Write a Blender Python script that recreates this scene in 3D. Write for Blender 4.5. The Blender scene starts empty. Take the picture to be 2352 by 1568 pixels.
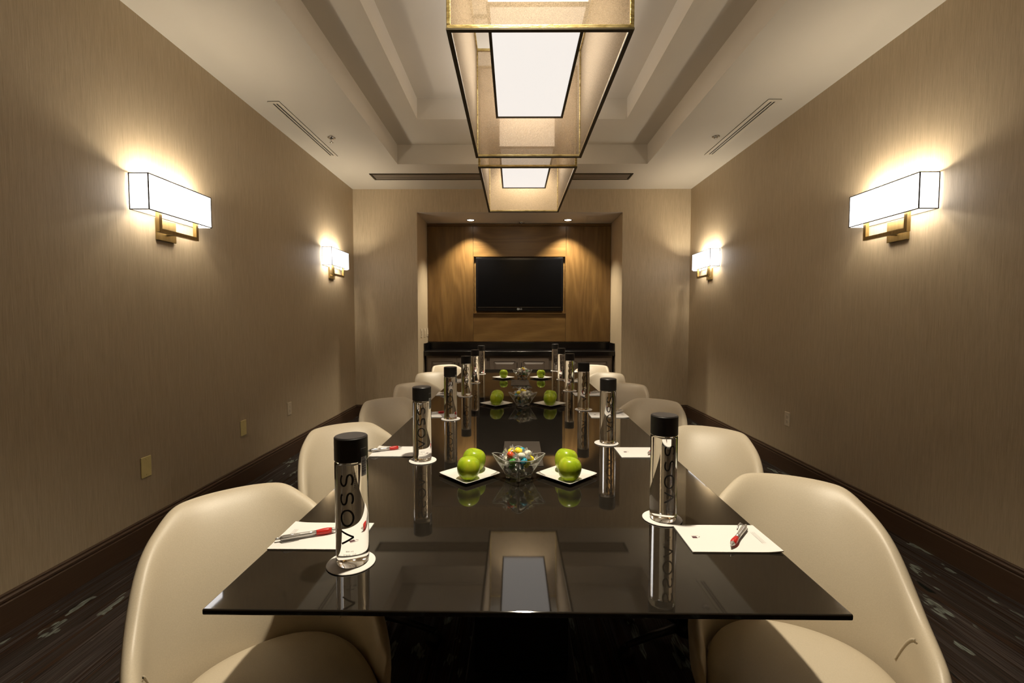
import bpy, bmesh, math, random
from mathutils import Vector, Matrix
random.seed(7)
S = bpy.context.scene
C = S.collection
PI = math.pi

# ------------------------------------------------------------------ camera, world, exposure
H = 1.308
cam = bpy.data.cameras.new('camera'); cam.lens = 16.0; cam.sensor_width = 36.0; cam.clip_start = 0.02
co = bpy.data.objects.new('camera', cam); C.objects.link(co)
co.location = (0, 0, H)
co.rotation_euler = (math.radians(90 - 2.685), 0, math.radians(0.22))
S.camera = co
w = bpy.data.worlds.new('world'); S.world = w; w.use_nodes = True
w.node_tree.nodes['Background'].inputs[0].default_value = (1.0, 0.86, 0.7, 1)
w.node_tree.nodes['Background'].inputs[1].default_value = 0.02
S.view_settings.view_transform = 'Standard'; S.view_settings.look = 'None'
S.view_settings.gamma = 1.0; S.view_settings.use_curve_mapping = False
S.view_settings.exposure = 0.0
S.cycles.use_denoising = True
S.cycles.caustics_reflective = False
S.cycles.caustics_refractive = False
S.cycles.sample_clamp_indirect = 6.0
S.cycles.use_adaptive_sampling = True; S.cycles.adaptive_threshold = 0.06; S.cycles.adaptive_min_samples = 20
S.cycles.max_bounces = 9; S.cycles.diffuse_bounces = 4; S.cycles.glossy_bounces = 4
S.cycles.transmission_bounces = 10; S.cycles.transparent_max_bounces = 16

WARM = (1.0, 0.87, 0.66)        # sconce / downlight colour
P_SCONCE = 10.5                  # watts, each of two bulbs in a sconce
P_DOWN = 330.0                  # watts, spot over each end of the table
P_NICHE = 200.0
E_SHADE, E_PEND = 5.0, 0.90
E_BOX = 4.2                     # glowing sides of the pendants' inner boxes

# ------------------------------------------------------------------ helpers
def tag(o, label=None, cat=None, group=None, kind=None):
    if label: o['label'] = label
    if cat: o['category'] = cat
    if group: o['group'] = group
    if kind: o['kind'] = kind
    return o

def empty(name, loc=(0, 0, 0), rz=0, label=None, cat=None, group=None):
    o = bpy.data.objects.new(name, None); C.objects.link(o)
    o.empty_display_size = 0.05
    o.location = loc; o.rotation_euler = (0, 0, rz)
    return tag(o, label, cat, group)

def mobj(name, me, mat, parent=None, smooth=False):
    o = bpy.data.objects.new(name, me); C.objects.link(o)
    if mat is not None:
        me.materials.clear(); me.materials.append(mat)
    if smooth:
        for p in me.polygons: p.use_smooth = True
    if parent is not None: o.parent = parent
    return o

def copy_tree(o, parent=None):
    c = o.copy(); C.objects.link(c); c.parent = parent
    for ch in list(o.children): copy_tree(ch, c)
    return c

class MB:
    """collects vertices and faces for one mesh"""
    def __init__(s): s.v = []; s.f = []
    def add(s, vs, fs):
        n = len(s.v); s.v += [tuple(v) for v in vs]; s.f += [tuple(i + n for i in f) for f in fs]; return s
    def box(s, x0, x1, y0, y1, z0, z1, b=0.0):
        if b <= 0:
            vs = [(x, y, z) for z in (z0, z1) for y in (y0, y1) for x in (x0, x1)]
            return s.add(vs, [(0, 2, 3, 1), (4, 5, 7, 6), (0, 1, 5, 4), (2, 6, 7, 3), (0, 4, 6, 2), (1, 3, 7, 5)])
        bm = bmesh.new(); bmesh.ops.create_cube(bm, size=1)
        for v in bm.verts:
            v.co = Vector(((x0 + x1) / 2 + v.co.x * (x1 - x0), (y0 + y1) / 2 + v.co.y * (y1 - y0), (z0 + z1) / 2 + v.co.z * (z1 - z0)))
        bmesh.ops.bevel(bm, geom=list(bm.edges), offset=b, segments=2, affect='EDGES', profile=0.5)
        bm.verts.index_update()
        s.add([v.co for v in bm.verts], [[v.index for v in f.verts] for f in bm.faces]); bm.free(); return s
    def lathe(s, prof, n=32, cx=0, cy=0, caps=True):
        vs = []; fs = []
        for r, z in prof:
            for i in range(n):
                a = 2 * PI * i / n; vs.append((cx + r * math.cos(a), cy + r * math.sin(a), z))
        for k in range(len(prof) - 1):
            for i in range(n):
                j = (i + 1) % n; fs.append((k * n + i, k * n + j, (k + 1) * n + j, (k + 1) * n + i))
        if caps:
            fs.append(tuple(range(n - 1, -1, -1))); fs.append(tuple((len(prof) - 1) * n + i for i in range(n)))
        return s.add(vs, fs)
    def tube(s, pts, r, n=8, closed=False):
        pts = [Vector(p) for p in pts]; m = len(pts); vs = []; fs = []
        up = Vector((0, 0, 1))
        for k, p in enumerate(pts):
            a = pts[(k - 1) % m] if (closed or k > 0) else p; b = pts[(k + 1) % m] if (closed or k < m - 1) else p
            t = (b - a).normalized()
            u = t.cross(up)
            if u.length < 1e-3: u = t.cross(Vector((1, 0, 0)))
            u.normalize(); v = u.cross(t)
            rr = r[k] if isinstance(r, (list, tuple)) else r
            for i in range(n):
                q = 2 * PI * i / n; vs.append(p + (u * math.cos(q) + v * math.sin(q)) * rr)
        for k in range(m if closed else m - 1):
            for i in range(n):
                j = (i + 1) % n; k2 = (k + 1) % m
                fs.append((k * n + i, k * n + j, k2 * n + j, k2 * n + i))
        if not closed:
            fs.append(tuple(range(n - 1, -1, -1))); fs.append(tuple((m - 1) * n + i for i in range(n)))
        return s.add(vs, fs)
    def grid(s, rows, wrap=False):
        nr = len(rows); nc = len(rows[0]); vs = [p for r in rows for p in r]; fs = []
        for a in range(nr - 1):
            for b in range(nc if wrap else nc - 1):
                c = (b + 1) % nc; fs.append((a * nc + b, a * nc + c, (a + 1) * nc + c, (a + 1) * nc + b))
        return s.add(vs, fs)
    def mesh(s, name):
        me = bpy.data.meshes.new(name); me.from_pydata(s.v, [], s.f)
        bm = bmesh.new(); bm.from_mesh(me); bmesh.ops.recalc_face_normals(bm, faces=bm.faces); bm.to_mesh(me); bm.free()
        me.update(); return me
    def build(s, name, mat, parent=None, smooth=False, auto=None):
        me = s.mesh(name); o = mobj(name, me, mat, parent, smooth or auto is not None)
        if auto is not None:
            try: me.set_sharp_from_angle(angle=math.radians(auto))
            except Exception: pass
        return o

def subsurf(o, n=1):
    m = o.modifiers.new('subsurf', 'SUBSURF'); m.levels = n; m.render_levels = n; return o

def text_mesh(txt, size, spacing=1.0):
    cu = bpy.data.curves.new('lettering', 'FONT'); cu.body = txt; cu.size = size
    cu.align_x = 'CENTER'; cu.align_y = 'CENTER'; cu.space_character = spacing; cu.resolution_u = 3
    o = bpy.data.objects.new('lettering', cu); C.objects.link(o)
    dg = bpy.context.evaluated_depsgraph_get(); me = bpy.data.meshes.new_from_object(o.evaluated_get(dg))
    vs = [v.co.copy() for v in me.vertices]; fs = [tuple(p.vertices) for p in me.polygons]
    bpy.data.objects.remove(o); bpy.data.curves.remove(cu); bpy.data.meshes.remove(me)
    return vs, fs

# ------------------------------------------------------------------ materials
M = {}
class N:
    def __init__(s, name):
        s.m = bpy.data.materials.new(name); s.m.use_nodes = True; s.t = s.m.node_tree
        s.b = s.t.nodes['Principled BSDF']; s.out = s.t.nodes['Material Output']; M[name] = s.m
    def n(s, kind, **kw):
        d = s.t.nodes.new(kind)
        for k, v in kw.items():
            if k in d.inputs: d.inputs[k].default_value = v
            else: setattr(d, k, v)
        return d
    def l(s, a, b): s.t.links.new(a, b); return s
    def coords(s, scale=(1, 1, 1), kind='Object'):
        tc = s.n('ShaderNodeTexCoord'); mp = s.n('ShaderNodeMapping'); mp.inputs['Scale'].default_value = scale
        s.l(tc.outputs[kind], mp.inputs['Vector']); return mp.outputs[0]
    def noise(s, vec, scale, detail=3, rough=0.6):
        d = s.n('ShaderNodeTexNoise'); d.inputs['Scale'].default_value = scale; d.inputs['Detail'].default_value = detail
        d.inputs['Roughness'].default_value = rough; s.l(vec, d.inputs['Vector']); return d.outputs['Fac']
    def ramp(s, fac, stops):
        r = s.n('ShaderNodeValToRGB'); e = r.color_ramp.elements
        while len(e) < len(stops): e.new(0.5)
        for i, (p, c) in enumerate(stops):
            e[i].position = p; e[i].color = c if len(c) == 4 else (*c, 1)
        s.l(fac, r.inputs[0]); return r.outputs[0]
    def mix(s, fac, a, b, blend='MIX'):
        d = s.n('ShaderNodeMix', data_type='RGBA', blend_type=blend)
        if isinstance(fac, (int, float)): d.inputs[0].default_value = fac
        else: s.l(fac, d.inputs[0])
        for v, i in ((a, 6), (b, 7)):
            if isinstance(v, tuple): d.inputs[i].default_value = (*v, 1) if len(v) == 3 else v
            else: s.l(v, d.inputs[i])
        return d.outputs[2]
    def bump(s, fac, strength=0.2, dist=0.002):
        d = s.n('ShaderNodeBump'); d.inputs['Strength'].default_value = strength; d.inputs['Distance'].default_value = dist
        s.l(fac, d.inputs['Height']); s.l(d.outputs[0], s.b.inputs['Normal']); return s
    def set(s, col=None, rough=None, metal=None, **kw):
        if col is not None:
            if isinstance(col, tuple): s.b.inputs['Base Color'].default_value = (*col, 1)
            else: s.l(col, s.b.inputs['Base Color'])
        if rough is not None: s.b.inputs['Roughness'].default_value = rough
        if metal is not None: s.b.inputs['Metallic'].default_value = metal
        for k, v in kw.items(): s.b.inputs[k.replace('_', ' ')].default_value = v
        return s

def plain(name, col, rough=0.5, metal=0.0, var=0.06, scale=30, **kw):
    n = N(name); f = n.noise(n.coords(), scale, 2)
    c = n.mix(f, tuple(max(0, x * (1 - var)) for x in col), tuple(min(1, x * (1 + var)) for x in col))
    n.set(c, rough, metal, **kw); return n.m

# wall covering: fine vertical threads
n = N('wallcovering'); v = n.coords((1, 1, 0.035)); f1 = n.noise(v, 240, 3, 0.7); f2 = n.noise(n.coords((1, 1, 0.08)), 60, 3)
c = n.ramp(f1, [(0.25, (0.39, 0.31, 0.20)), (0.5, (0.48, 0.388, 0.262)), (0.75, (0.57, 0.47, 0.33))])
c2 = n.mix(0.25, c, n.ramp(f2, [(0.3, (0.385, 0.305, 0.20)), (0.7, (0.57, 0.47, 0.33))]))
n.set(c2, 0.55); n.bump(f1, 0.25, 0.0015)
plain('ceiling_paint', (0.64, 0.60, 0.53), 0.8, var=0.015, scale=3)
plain('niche_paint', (0.60, 0.56, 0.52), 0.8, var=0.02, scale=3)
# carpet: dark stripes along the room with grey green flecks
n = N('carpet'); st = n.noise(n.coords((1, 0.02, 1)), 42, 2, 0.6); st2 = n.noise(n.coords((1, 0.05, 1)), 17, 3)
base = n.ramp(st, [(0.32, (0.010, 0.008, 0.006)), (0.41, (0.055, 0.030, 0.018)), (0.48, (0.018, 0.013, 0.011)), (0.55, (0.085, 0.066, 0.058)), (0.62, (0.028, 0.019, 0.016)), (0.72, (0.11, 0.094, 0.085))])
patch = n.ramp(st2, [(0.44, (0, 0, 0)), (0.56, (1, 1, 1))])
base = n.mix(patch, base, n.mix(0.6, base, (0.040, 0.033, 0.029)))
fl = n.noise(n.coords((1, 0.34, 1)), 11, 3, 0.55); flm = n.ramp(fl, [(0.605, (0, 0, 0)), (0.62, (1, 1, 1))])
thin = n.noise(n.coords((1, 0.05, 1)), 240, 2); thm = n.ramp(thin, [(0.42, (0.15,) * 3), (0.56, (1,) * 3)])
flm2 = n.mix(1.0, flm, thm, 'MULTIPLY')
base = n.mix(flm2, base, (0.22, 0.25, 0.22))
dk = n.noise(n.coords((1, 0.3, 1)), 13, 2, 0.5)
base = n.mix(n.ramp(dk, [(0.29, (1, 1, 1)), (0.33, (0, 0, 0))]), base, (0.008, 0.009, 0.007))
n.set(base, 0.95); n.b.inputs['Specular IOR Level'].default_value = 0.1
n.bump(n.noise(n.coords(), 900, 2), 0.5, 0.003)
n = N('baseboard_wood'); f = n.noise(n.coords((40, 1, 40)), 6, 3)
n.set(n.ramp(f, [(0.3, (0.074, 0.043, 0.026)), (0.7, (0.095, 0.057, 0.036))]), 0.32)
# black stone of the table and counter
n = N('black_stone'); sp = n.noise(n.coords(), 420, 2, 0.8); sp2 = n.noise(n.coords(), 60, 4, 0.7)
c = n.ramp(sp, [(0.5, (0.011, 0.009, 0.007)), (0.68, (0.019, 0.016, 0.012)), (0.78, (0.075, 0.062, 0.045))])
c = n.mix(n.ramp(sp2, [(0.35, (0,) * 3), (0.7, (1,) * 3)]), c, n.mix(0.5, c, (0.022, 0.018, 0.013)))
n.set(c, 0.035, IOR=1.7)
plain('counter_stone', (0.006, 0.005, 0.005), 0.18, var=0.3, scale=200)
plain('table_base', (0.006, 0.005, 0.005), 0.4, var=0.2)
# leather
n = N('cream_leather'); g = n.noise(n.coords(), 330, 3, 0.6)
n.set(n.ramp(g, [(0.3, (0.55, 0.475, 0.355)), (0.7, (0.60, 0.52, 0.395))]), 0.42); n.bump(g, 0.12, 0.001)
plain('leather_seam', (0.54, 0.46, 0.335), 0.55)
# walnut veneer
def walnut(name, along):
    n = N(name); sc = {'z': (9, 9, 0.75), 'x': (0.75, 9, 9)}[along]
    v = n.coords(sc); wob = n.noise(n.coords({'z': (2.2, 2.2, 0.55), 'x': (0.55, 2.2, 2.2)}[along]), 1.6, 3)
    fine = n.noise(n.coords({'z': (1, 1, 0.03), 'x': (0.03, 1, 1)}[along]), 170, 3)
    lo = n.noise(n.coords({'z': (1.0, 1.0, 0.16), 'x': (0.16, 1.0, 1.0)}[along]), 2.6, 2, 0.45)
    mu = n.n('ShaderNodeMath', operation='MULTIPLY'); mu.inputs[1].default_value = 70.0; n.l(lo, mu.inputs[0])
    sn = n.n('ShaderNodeMath', operation='SINE'); n.l(mu.outputs[0], sn.inputs[0])
    ma = n.n('ShaderNodeMath', operation='MULTIPLY_ADD'); ma.inputs[1].default_value = 0.5; ma.inputs[2].default_value = 0.5; n.l(sn.outputs[0], ma.inputs[0])
    c = n.ramp(ma.outputs[0], [(0.0, (0.125, 0.068, 0.020)), (0.6, (0.175, 0.098, 0.030)), (1.0, (0.215, 0.126, 0.042))])
    c = n.mix(0.45, c, n.ramp(fine, [(0.3, (0.10, 0.052, 0.015)), (0.7, (0.23, 0.135, 0.045))]))
    c = n.mix(n.ramp(wob, [(0.35, (0.45,) * 3), (0.65, (0,) * 3)]), c, (0.10, 0.048, 0.015))
    n.set(c, 0.33); n.bump(fine, 0.06, 0.001)
walnut('walnut_vertical', 'z'); walnut('walnut_horizontal', 'x')
plain('cabinet_paint', (0.15, 0.118, 0.093), 0.4, var=0.03)
plain('dark_handle', (0.02, 0.016, 0.013), 0.3, 0.8)
plain('tv_plastic', (0.004, 0.004, 0.005), 0.15, var=0.1)
n = N('tv_screen'); f = n.noise(n.coords(), 2, 1); n.set(n.mix(f, (0.0015, 0.0015, 0.002), (0.0025, 0.0025, 0.003)), 0.25); n.b.inputs['Specular IOR Level'].default_value = 0.2
plain('silver_print', (0.6, 0.6, 0.6), 0.3, 0.5)
# metals
n = N('antique_brass'); f = n.noise(n.coords((1, 1, 0.06)), 90, 3)
n.set(n.ramp(f, [(0.3, (0.27, 0.19, 0.075)), (0.7, (0.36, 0.265, 0.11))]), 0.36, 0.85)
n = N('gold_leaf'); f = n.noise(n.coords((0.25, 1, 1)), 55, 4, 0.7)
n.set(n.ramp(f, [(0.3, (0.20, 0.14, 0.045)), (0.5, (0.50, 0.38, 0.15)), (0.75, (0.80, 0.68, 0.36))]), 0.33, 0.9); n.bump(f, 0.5, 0.004)
plain('bronze', (0.052, 0.038, 0.016), 0.45, 0.5, var=0.2)
plain('chrome', (0.62, 0.60, 0.57), 0.16, 0.95)
plain('pen_silver', (0.58, 0.56, 0.54), 0.28, 0.7)
plain('pen_red', (0.55, 0.02, 0.015), 0.35)
plain('pen_dark', (0.03, 0.03, 0.03), 0.3)
plain('hatch_metal', (0.085, 0.074, 0.064), 0.38, 0.35, scale=200)
plain('black_plastic', (0.012, 0.010, 0.010), 0.42)
plain('cap_top', (0.030, 0.026, 0.026), 0.5)
plain('ivory_plastic', (0.66, 0.57, 0.43), 0.4, var=0.02)
plain('brass_plate', (0.78, 0.66, 0.30), 0.42, 0.0, var=0.04)
plain('slot_dark', (0.008, 0.007, 0.006), 0.7)
plain('grille_metal', (0.20, 0.17, 0.14), 0.5, 0.2)
plain('diffuser_paint', (0.62, 0.57, 0.48), 0.6, var=0.02)
plain('white_china', (0.80, 0.79, 0.77), 0.12, var=0.01)
plain('paper', (0.82, 0.80, 0.78), 0.75, var=0.01)
plain('grey_print', (0.45, 0.44, 0.43), 0.8)
plain('dark_print', (0.10, 0.04, 0.05), 0.8)
plain('ink', (0.012, 0.011, 0.010), 0.4)
plain('sticker', (0.55, 0.55, 0.55), 0.4)
# apple
n = N('green_apple'); f = n.noise(n.coords((1, 1, 0.5)), 22, 3); sp = n.noise(n.coords(), 330, 1)
c = n.ramp(f, [(0.3, (0.26, 0.40, 0.010)), (0.5, (0.36, 0.50, 0.016)), (0.7, (0.50, 0.58, 0.03))])
c = n.mix(n.ramp(sp, [(0.7, (0,) * 3), (0.76, (0.6,) * 3)]), c, (0.62, 0.68, 0.22))
n.set(c, 0.27); n.b.inputs['Specular IOR Level'].default_value = 0.35; n.b.inputs['Coat Weight'].default_value = 0.06; n.b.inputs['Coat Roughness'].default_value = 0.05
plain('stem', (0.06, 0.04, 0.015), 0.7)
# bottle: glass filled with water
n = N('water_glass'); f = n.noise(n.coords(), 9, 1)
n.set(n.mix(f, (0.985, 0.99, 0.98), (1, 1, 1)), 0.0); n.b.inputs['Transmission Weight'].default_value = 1.0; n.b.inputs['IOR'].default_value = 1.36
def thin_glass(name, tint, ior=1.5, floor=0.0):
    n = N(name); n.t.nodes.remove(n.b)
    tr = n.n('ShaderNodeBsdfTransparent'); tr.inputs[0].default_value = (*tint, 1)
    gl = n.n('ShaderNodeBsdfGlossy'); gl.inputs['Roughness'].default_value = 0.02
    lw = n.n('ShaderNodeLayerWeight'); lw.inputs[0].default_value = 0.5
    pw = n.n('ShaderNodeMath', operation='POWER'); pw.inputs[1].default_value = 3.0
    ad = n.n('ShaderNodeMath', operation='MULTIPLY_ADD'); ad.inputs[1].default_value = 0.5; ad.inputs[2].default_value = floor; ad.use_clamp = True
    mx = n.n('ShaderNodeMixShader')
    n.l(lw.outputs['Facing'], pw.inputs[0]); n.l(pw.outputs[0], ad.inputs[0]); n.l(ad.outputs[0], mx.inputs[0]); n.l(tr.outputs[0], mx.inputs[1]); n.l(gl.outputs[0], mx.inputs[2]); n.l(mx.outputs[0], n.out.inputs[0])
n = N('glass_edge'); f = n.noise(n.coords(), 60, 1)
n.set(n.mix(f, (0.86, 0.85, 0.82), (0.95, 0.94, 0.92)), 0.08); n.b.inputs['Transmission Weight'].default_value = 0.6; n.b.inputs['IOR'].default_value = 1.5
thin_glass('bowl_glass', (0.96, 0.96, 0.95), 1.5, 0.05)
n = N('cellophane'); n.t.nodes.remove(n.b)
tr = n.n('ShaderNodeBsdfTransparent'); gl = n.n('ShaderNodeBsdfGlossy'); gl.inputs['Roughness'].default_value = 0.12; df = n.n('ShaderNodeBsdfDiffuse'); df.inputs[0].default_value = (0.8, 0.8, 0.78, 1)
m1 = n.n('ShaderNodeMixShader'); m2 = n.n('ShaderNodeMixShader'); m1.inputs[0].default_value = 0.4
fz = n.noise(n.coords(), 160, 2); n.l(n.ramp(fz, [(0.35, (0.25,) * 3), (0.65, (0.65,) * 3)]), m2.inputs[0])
n.l(gl.outputs[0], m1.inputs[1]); n.l(df.outputs[0], m1.inputs[2]); n.l(tr.outputs[0], m2.inputs[1]); n.l(m1.outputs[0], m2.inputs[2]); n.l(m2.outputs[0], n.out.inputs[0])
CANDY = {'yellow': (0.92, 0.76, 0.04), 'blue': (0.02, 0.33, 0.50), 'green': (0.06, 0.32, 0.06), 'red': (0.70, 0.10, 0.04), 'clear': (0.92, 0.90, 0.78), 'orange': (0.78, 0.30, 0.03)}
for k, cc in CANDY.items():
    plain('candy_' + k, cc, 0.15, var=0.12, scale=80)
# pendant fabric
n = N('sheer_fabric'); n.t.nodes.remove(n.b)
tr = n.n('ShaderNodeBsdfTransparent'); tr.inputs[0].default_value = (1, 0.95, 0.88, 1)
df = n.n('ShaderNodeBsdfDiffuse'); tl = n.n('ShaderNodeBsdfTranslucent')
wv = n.noise(n.coords(), 300, 3, 0.8); cc = n.ramp(wv, [(0.35, (0.44, 0.355, 0.245)), (0.65, (0.66, 0.56, 0.43))])
n.l(cc, df.inputs[0]); n.l(cc, tl.inputs[0])
m1 = n.n('ShaderNodeMixShader'); m1.inputs[0].default_value = 0.5; n.l(df.outputs[0], m1.inputs[1]); n.l(tl.outputs[0], m1.inputs[2])
m2 = n.n('ShaderNodeMixShader'); n.l(n.ramp(wv, [(0.3, (0.36,) * 3), (0.7, (0.56,) * 3)]), m2.inputs[0]); n.l(tr.outputs[0], m2.inputs[1]); n.l(m1.outputs[0], m2.inputs[2]); n.l(m2.outputs[0], n.out.inputs[0])
def glow(name, col, strength, base=(0.8, 0.78, 0.76)):
    n = N(name); f = n.noise(n.coords((1, 1, 0.2)), 200, 2)
    n.set(n.mix(f, tuple(x * 0.97 for x in base), base), 0.7)
    n.b.inputs['Emission Color'].default_value = (*col, 1); n.b.inputs['Emission Strength'].default_value = strength
glow('lampshade', (1.0, 0.955, 0.93), E_SHADE)
glow('pendant_diffuser', (1.0, 0.935, 0.87), E_PEND, (0.3, 0.29, 0.28))
glow('pendant_sides', (1.0, 0.93, 0.85), E_BOX, (0.3, 0.29, 0.28))
glow('downlight_lens', (1.0, 0.93, 0.82), 8.0)
plain('shade_trim', (0.07, 0.06, 0.045), 0.7)

# ------------------------------------------------------------------ room
XL, XR, YB, YF, ZC = -2.147, 2.357, 6.14, -0.6, H + 1.74
NX0, NX1, NZ, NY = -1.293, 1.451, H + 1.434, 6.89      # niche opening and back
XC = 0.5 * (XL + XR)
def struct(o): o['kind'] = 'structure'; return o
def quad(*q): return MB().add(q, [(0, 1, 2, 3)])
struct(MB().box(XL - .1, XR + .1, YF - .1, NY + .1, -.1, 0).build('floor', M['carpet']))
struct(MB().box(XL - .1, XL, YF - .1, YB + .1, 0, ZC + .02).build('wall_left', M['wallcovering']))
struct(MB().box(XR, XR + .1, YF - .1, YB + .1, 0, ZC + .02).build('wall_right', M['wallcovering']))
struct(MB().box(XL, XR, YF - .1, YF, 0, ZC + .02).build('wall_front', M['wallcovering']))
b = MB()
b.box(XL, NX0, YB, NY + .1, 0, ZC + .02); b.box(NX1, XR, YB, NY + .1, 0, ZC + .02)
b.box(NX0, NX1, YB, NY + .1, NZ + .004, ZC + .02)
struct(b.build('wall_back', M['wallcovering']))
struct(MB().box(NX0, NX1, NY, NY + .1, 0, NZ + .004).build('wall_niche', M['niche_paint']))
struct(MB().box(NX0 + .001, NX1 - .001, YB + .003, NY, NZ, NZ + .003).build('ceiling_niche', M['niche_paint']))
# stepped tray ceiling
TX0, TX1, TY0, TY1, Z2 = -1.30, 1.488, 1.25, 5.166, H + 1.953
UX0, UX1, UY0, UY1, Z3 = -0.941, 1.10, 1.90, 4.525, H + 2.152
b = MB()
b.box(XL, TX0, YF, YB, ZC, ZC + .05); b.box(TX1, XR, YF, YB, ZC, ZC + .05)
b.box(TX0, TX1, YF, TY0, ZC, ZC + .05); b.box(TX0, TX1, TY1, YB, ZC, ZC + .05)
b.box(TX0 - .05, TX0, TY0 - .05, TY1 + .05, ZC + .05, Z2 + .05); b.box(TX1, TX1 + .05, TY0 - .05, TY1 + .05, ZC + .05, Z2 + .05)
b.box(TX0, TX1, TY0 - .05, TY0, ZC + .05, Z2 + .05); b.box(TX0, TX1, TY1, TY1 + .05, ZC + .05, Z2 + .05)
b.box(TX0, UX0, TY0, TY1, Z2, Z2 + .05); b.box(UX1, TX1, TY0, TY1, Z2, Z2 + .05)
b.box(UX0, UX1, TY0, UY0, Z2, Z2 + .05); b.box(UX0, UX1, UY1, TY1, Z2, Z2 + .05)
b.box(UX0 - .05, UX0, UY0 - .05, UY1 + .05, Z2 + .05, Z3 + .05); b.box(UX1, UX1 + .05, UY0 - .05, UY1 + .05, Z2 + .05, Z3 + .05)
b.box(UX0, UX1, UY0 - .05, UY0, Z2 + .05, Z3 + .05); b.box(UX0, UX1, UY1, UY1 + .05, Z2 + .05, Z3 + .05)
b.box(UX0, UX1, UY0, UY1, Z3, Z3 + .05)
struct(b.build('ceiling', M['ceiling_paint']))
# baseboards with a moulded cap
prof = [(0, 0), (.016, 0), (.016, .118), (.013, .122), (.013, .128), (.017, .131), (.017, .140), (.012, .146), (.009, .147), (.009, .152), (.011, .155), (.008, .160), (0, .160)]
def baseboard(name, p0, p1, nrm):
    rows = []
    for p in (p0, p1):
        rows.append([(p[0] + nrm[0] * d, p[1] + nrm[1] * d, z) for d, z in prof])
    k = len(prof); b = MB().grid(rows); b.f.append(tuple(range(k))); b.f.append(tuple(range(2 * k - 1, k - 1, -1)))
    return struct(b.build(name, M['baseboard_wood']))
baseboard('baseboard_left', (XL, YF), (XL, YB), (1, 0))
baseboard('baseboard_right', (XR, YF), (XR, YB), (-1, 0))
baseboard('baseboard_back', (XL, YB), (NX0, YB), (0, -1))
baseboard('baseboard_back_right', (NX1, YB), (XR, YB), (0, -1))
baseboard('baseboard_front', (XL, YF), (XR, YF), (0, 1))

# ------------------------------------------------------------------ niche: walnut panelling, tv, counter
pan = empty('wood_panelling', (0, NY, 0.98), label='walnut veneer panelling lining the back of the niche around the television', cat='panelling')
def at(o, parent):          # keep world-space mesh under a moved empty
    o.parent = parent; o.matrix_parent_inverse = Matrix.Translation(-Vector(parent.location)); return o
PX0, PX1, PX2, PX3 = NX0 + .004, -.607, .778, NX1 - .004
TZ0, TZ1 = 1.407, 2.264
def wpanel(x0, x1, z0, z1, mat, name='veneer_panel', d=.045):
    return at(MB().box(x0, x1, NY - d, NY - .001, z0, z1, .002).build(name, M[mat]), pan)
wpanel(PX0, PX1 - .003, .985, 2.705, 'walnut_vertical')
wpanel(PX2 + .003, PX3, .985, 2.705, 'walnut_vertical')
wpanel(PX1, PX2, TZ1, 2.705, 'walnut_horizontal')
wpanel(PX1, PX2, .985, TZ0, 'walnut_horizontal')
wpanel(PX1, PX2, TZ0, TZ1, 'walnut_horizontal', 'recess_back', .008)
for x in (PX1 - .0015, PX2 + .0015): at(MB().box(x - .004, x + .004, NY - .030, NY - .0005, .985, 2.705).build('seam_strip', M['slot_dark']), pan)
bd = MB()
for (x0, x1, z0, z1) in ((PX1, PX1 + .010, TZ0, TZ1), (PX2 - .010, PX2, TZ0, TZ1), (PX1 + .010, PX2 - .010, TZ1 - .010, TZ1), (PX1 + .010, PX2 - .010, TZ0, TZ0 + .010)):
    bd.box(x0, x1, NY - .057, NY - .008, z0, z1)
at(bd.build('recess_trim', M['walnut_horizontal']), pan)
at(MB().box(PX0, PX3, NY - .06, NY - .001, 2.708, 2.738, .004).build('top_moulding', M['walnut_horizontal']), pan)

tv = empty('television', (.086, NY - .042, 1.446), label='wide black flat screen television switched off in the panelled niche', cat='television')
TX, TW, TH = .086, 1.305, .792
o = MB().box(-TW / 2, TW / 2, -.022, .022, 0, TH, .006).build('casing', M['tv_plastic'], tv)
MB().box(-TW / 2 + .035, TW / 2 - .035, -.0235, -.021, .07, TH - .035).build('screen', M['tv_screen'], tv)
MB().box(-TW / 2 + .03, TW / 2 - .03, -.025, -.021, .052, .056).build('bezel_strip', M['chrome'], tv)
MB().box(-.2, .2, .022, .033, .25, .55).build('wall_bracket', M['tv_plastic'], tv)
b = MB(); vs, fs = text_mesh('LG', .034)
b.add([(v.x + .018, -.0232, v.y + .028) for v in vs], fs)
ring = [(.013 * math.cos(a) - .022, -.0228, .028 + .013 * math.sin(a)) for a in [2 * PI * i / 16 for i in range(16)]]
b.tube(ring, .0022, 5, True); b.box(-.0235, -.0205, -.0238, -.0228, .020, .034); b.box(-.0235, -.015, -.0238, -.0228, .020, .0225)
b.build('maker_logo', M['silver_print'], tv)

CY, CZ0, CZ1 = 6.50, .798, .868
ct = empty('stone_countertop', (0, CY, CZ0), label='polished black stone counter with low upstands filling the niche', cat='countertop')
nose = [(CY + .014 - .014 * math.sin(t), CZ1 - .014 + .014 * math.cos(t)) for t in [PI / 2 * i / 8 for i in range(9)]]
pr = [(NY - .002, CZ0), (NY - .002, CZ1)] + nose + [(CY, CZ0)]
sl = MB().grid([[(x, y, z) for y, z in pr] for x in (NX0 + .002, NX1 - .002)], True)
sl.f.append(tuple(range(len(pr)))); sl.f.append(tuple(range(2 * len(pr) - 1, len(pr) - 1, -1)))
at(sl.build('slab', M['counter_stone'], auto=35), ct)
at(MB().box(NX0 + .024, NX1 - .024, NY - .066, NY - .047, CZ1, .975, .002).build('backsplash', M['counter_stone']), ct)
for s, x in ((1, NX0 + .002), (-1, NX1 - .002)):
    at(MB().box(min(x, x + s * .02), max(x, x + s * .02), CY + .02, NY - .047, CZ1, .975, .002).build('side_splash', M['counter_stone']), ct)
cw = (NX1 - NX0 - .06) / 3
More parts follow.
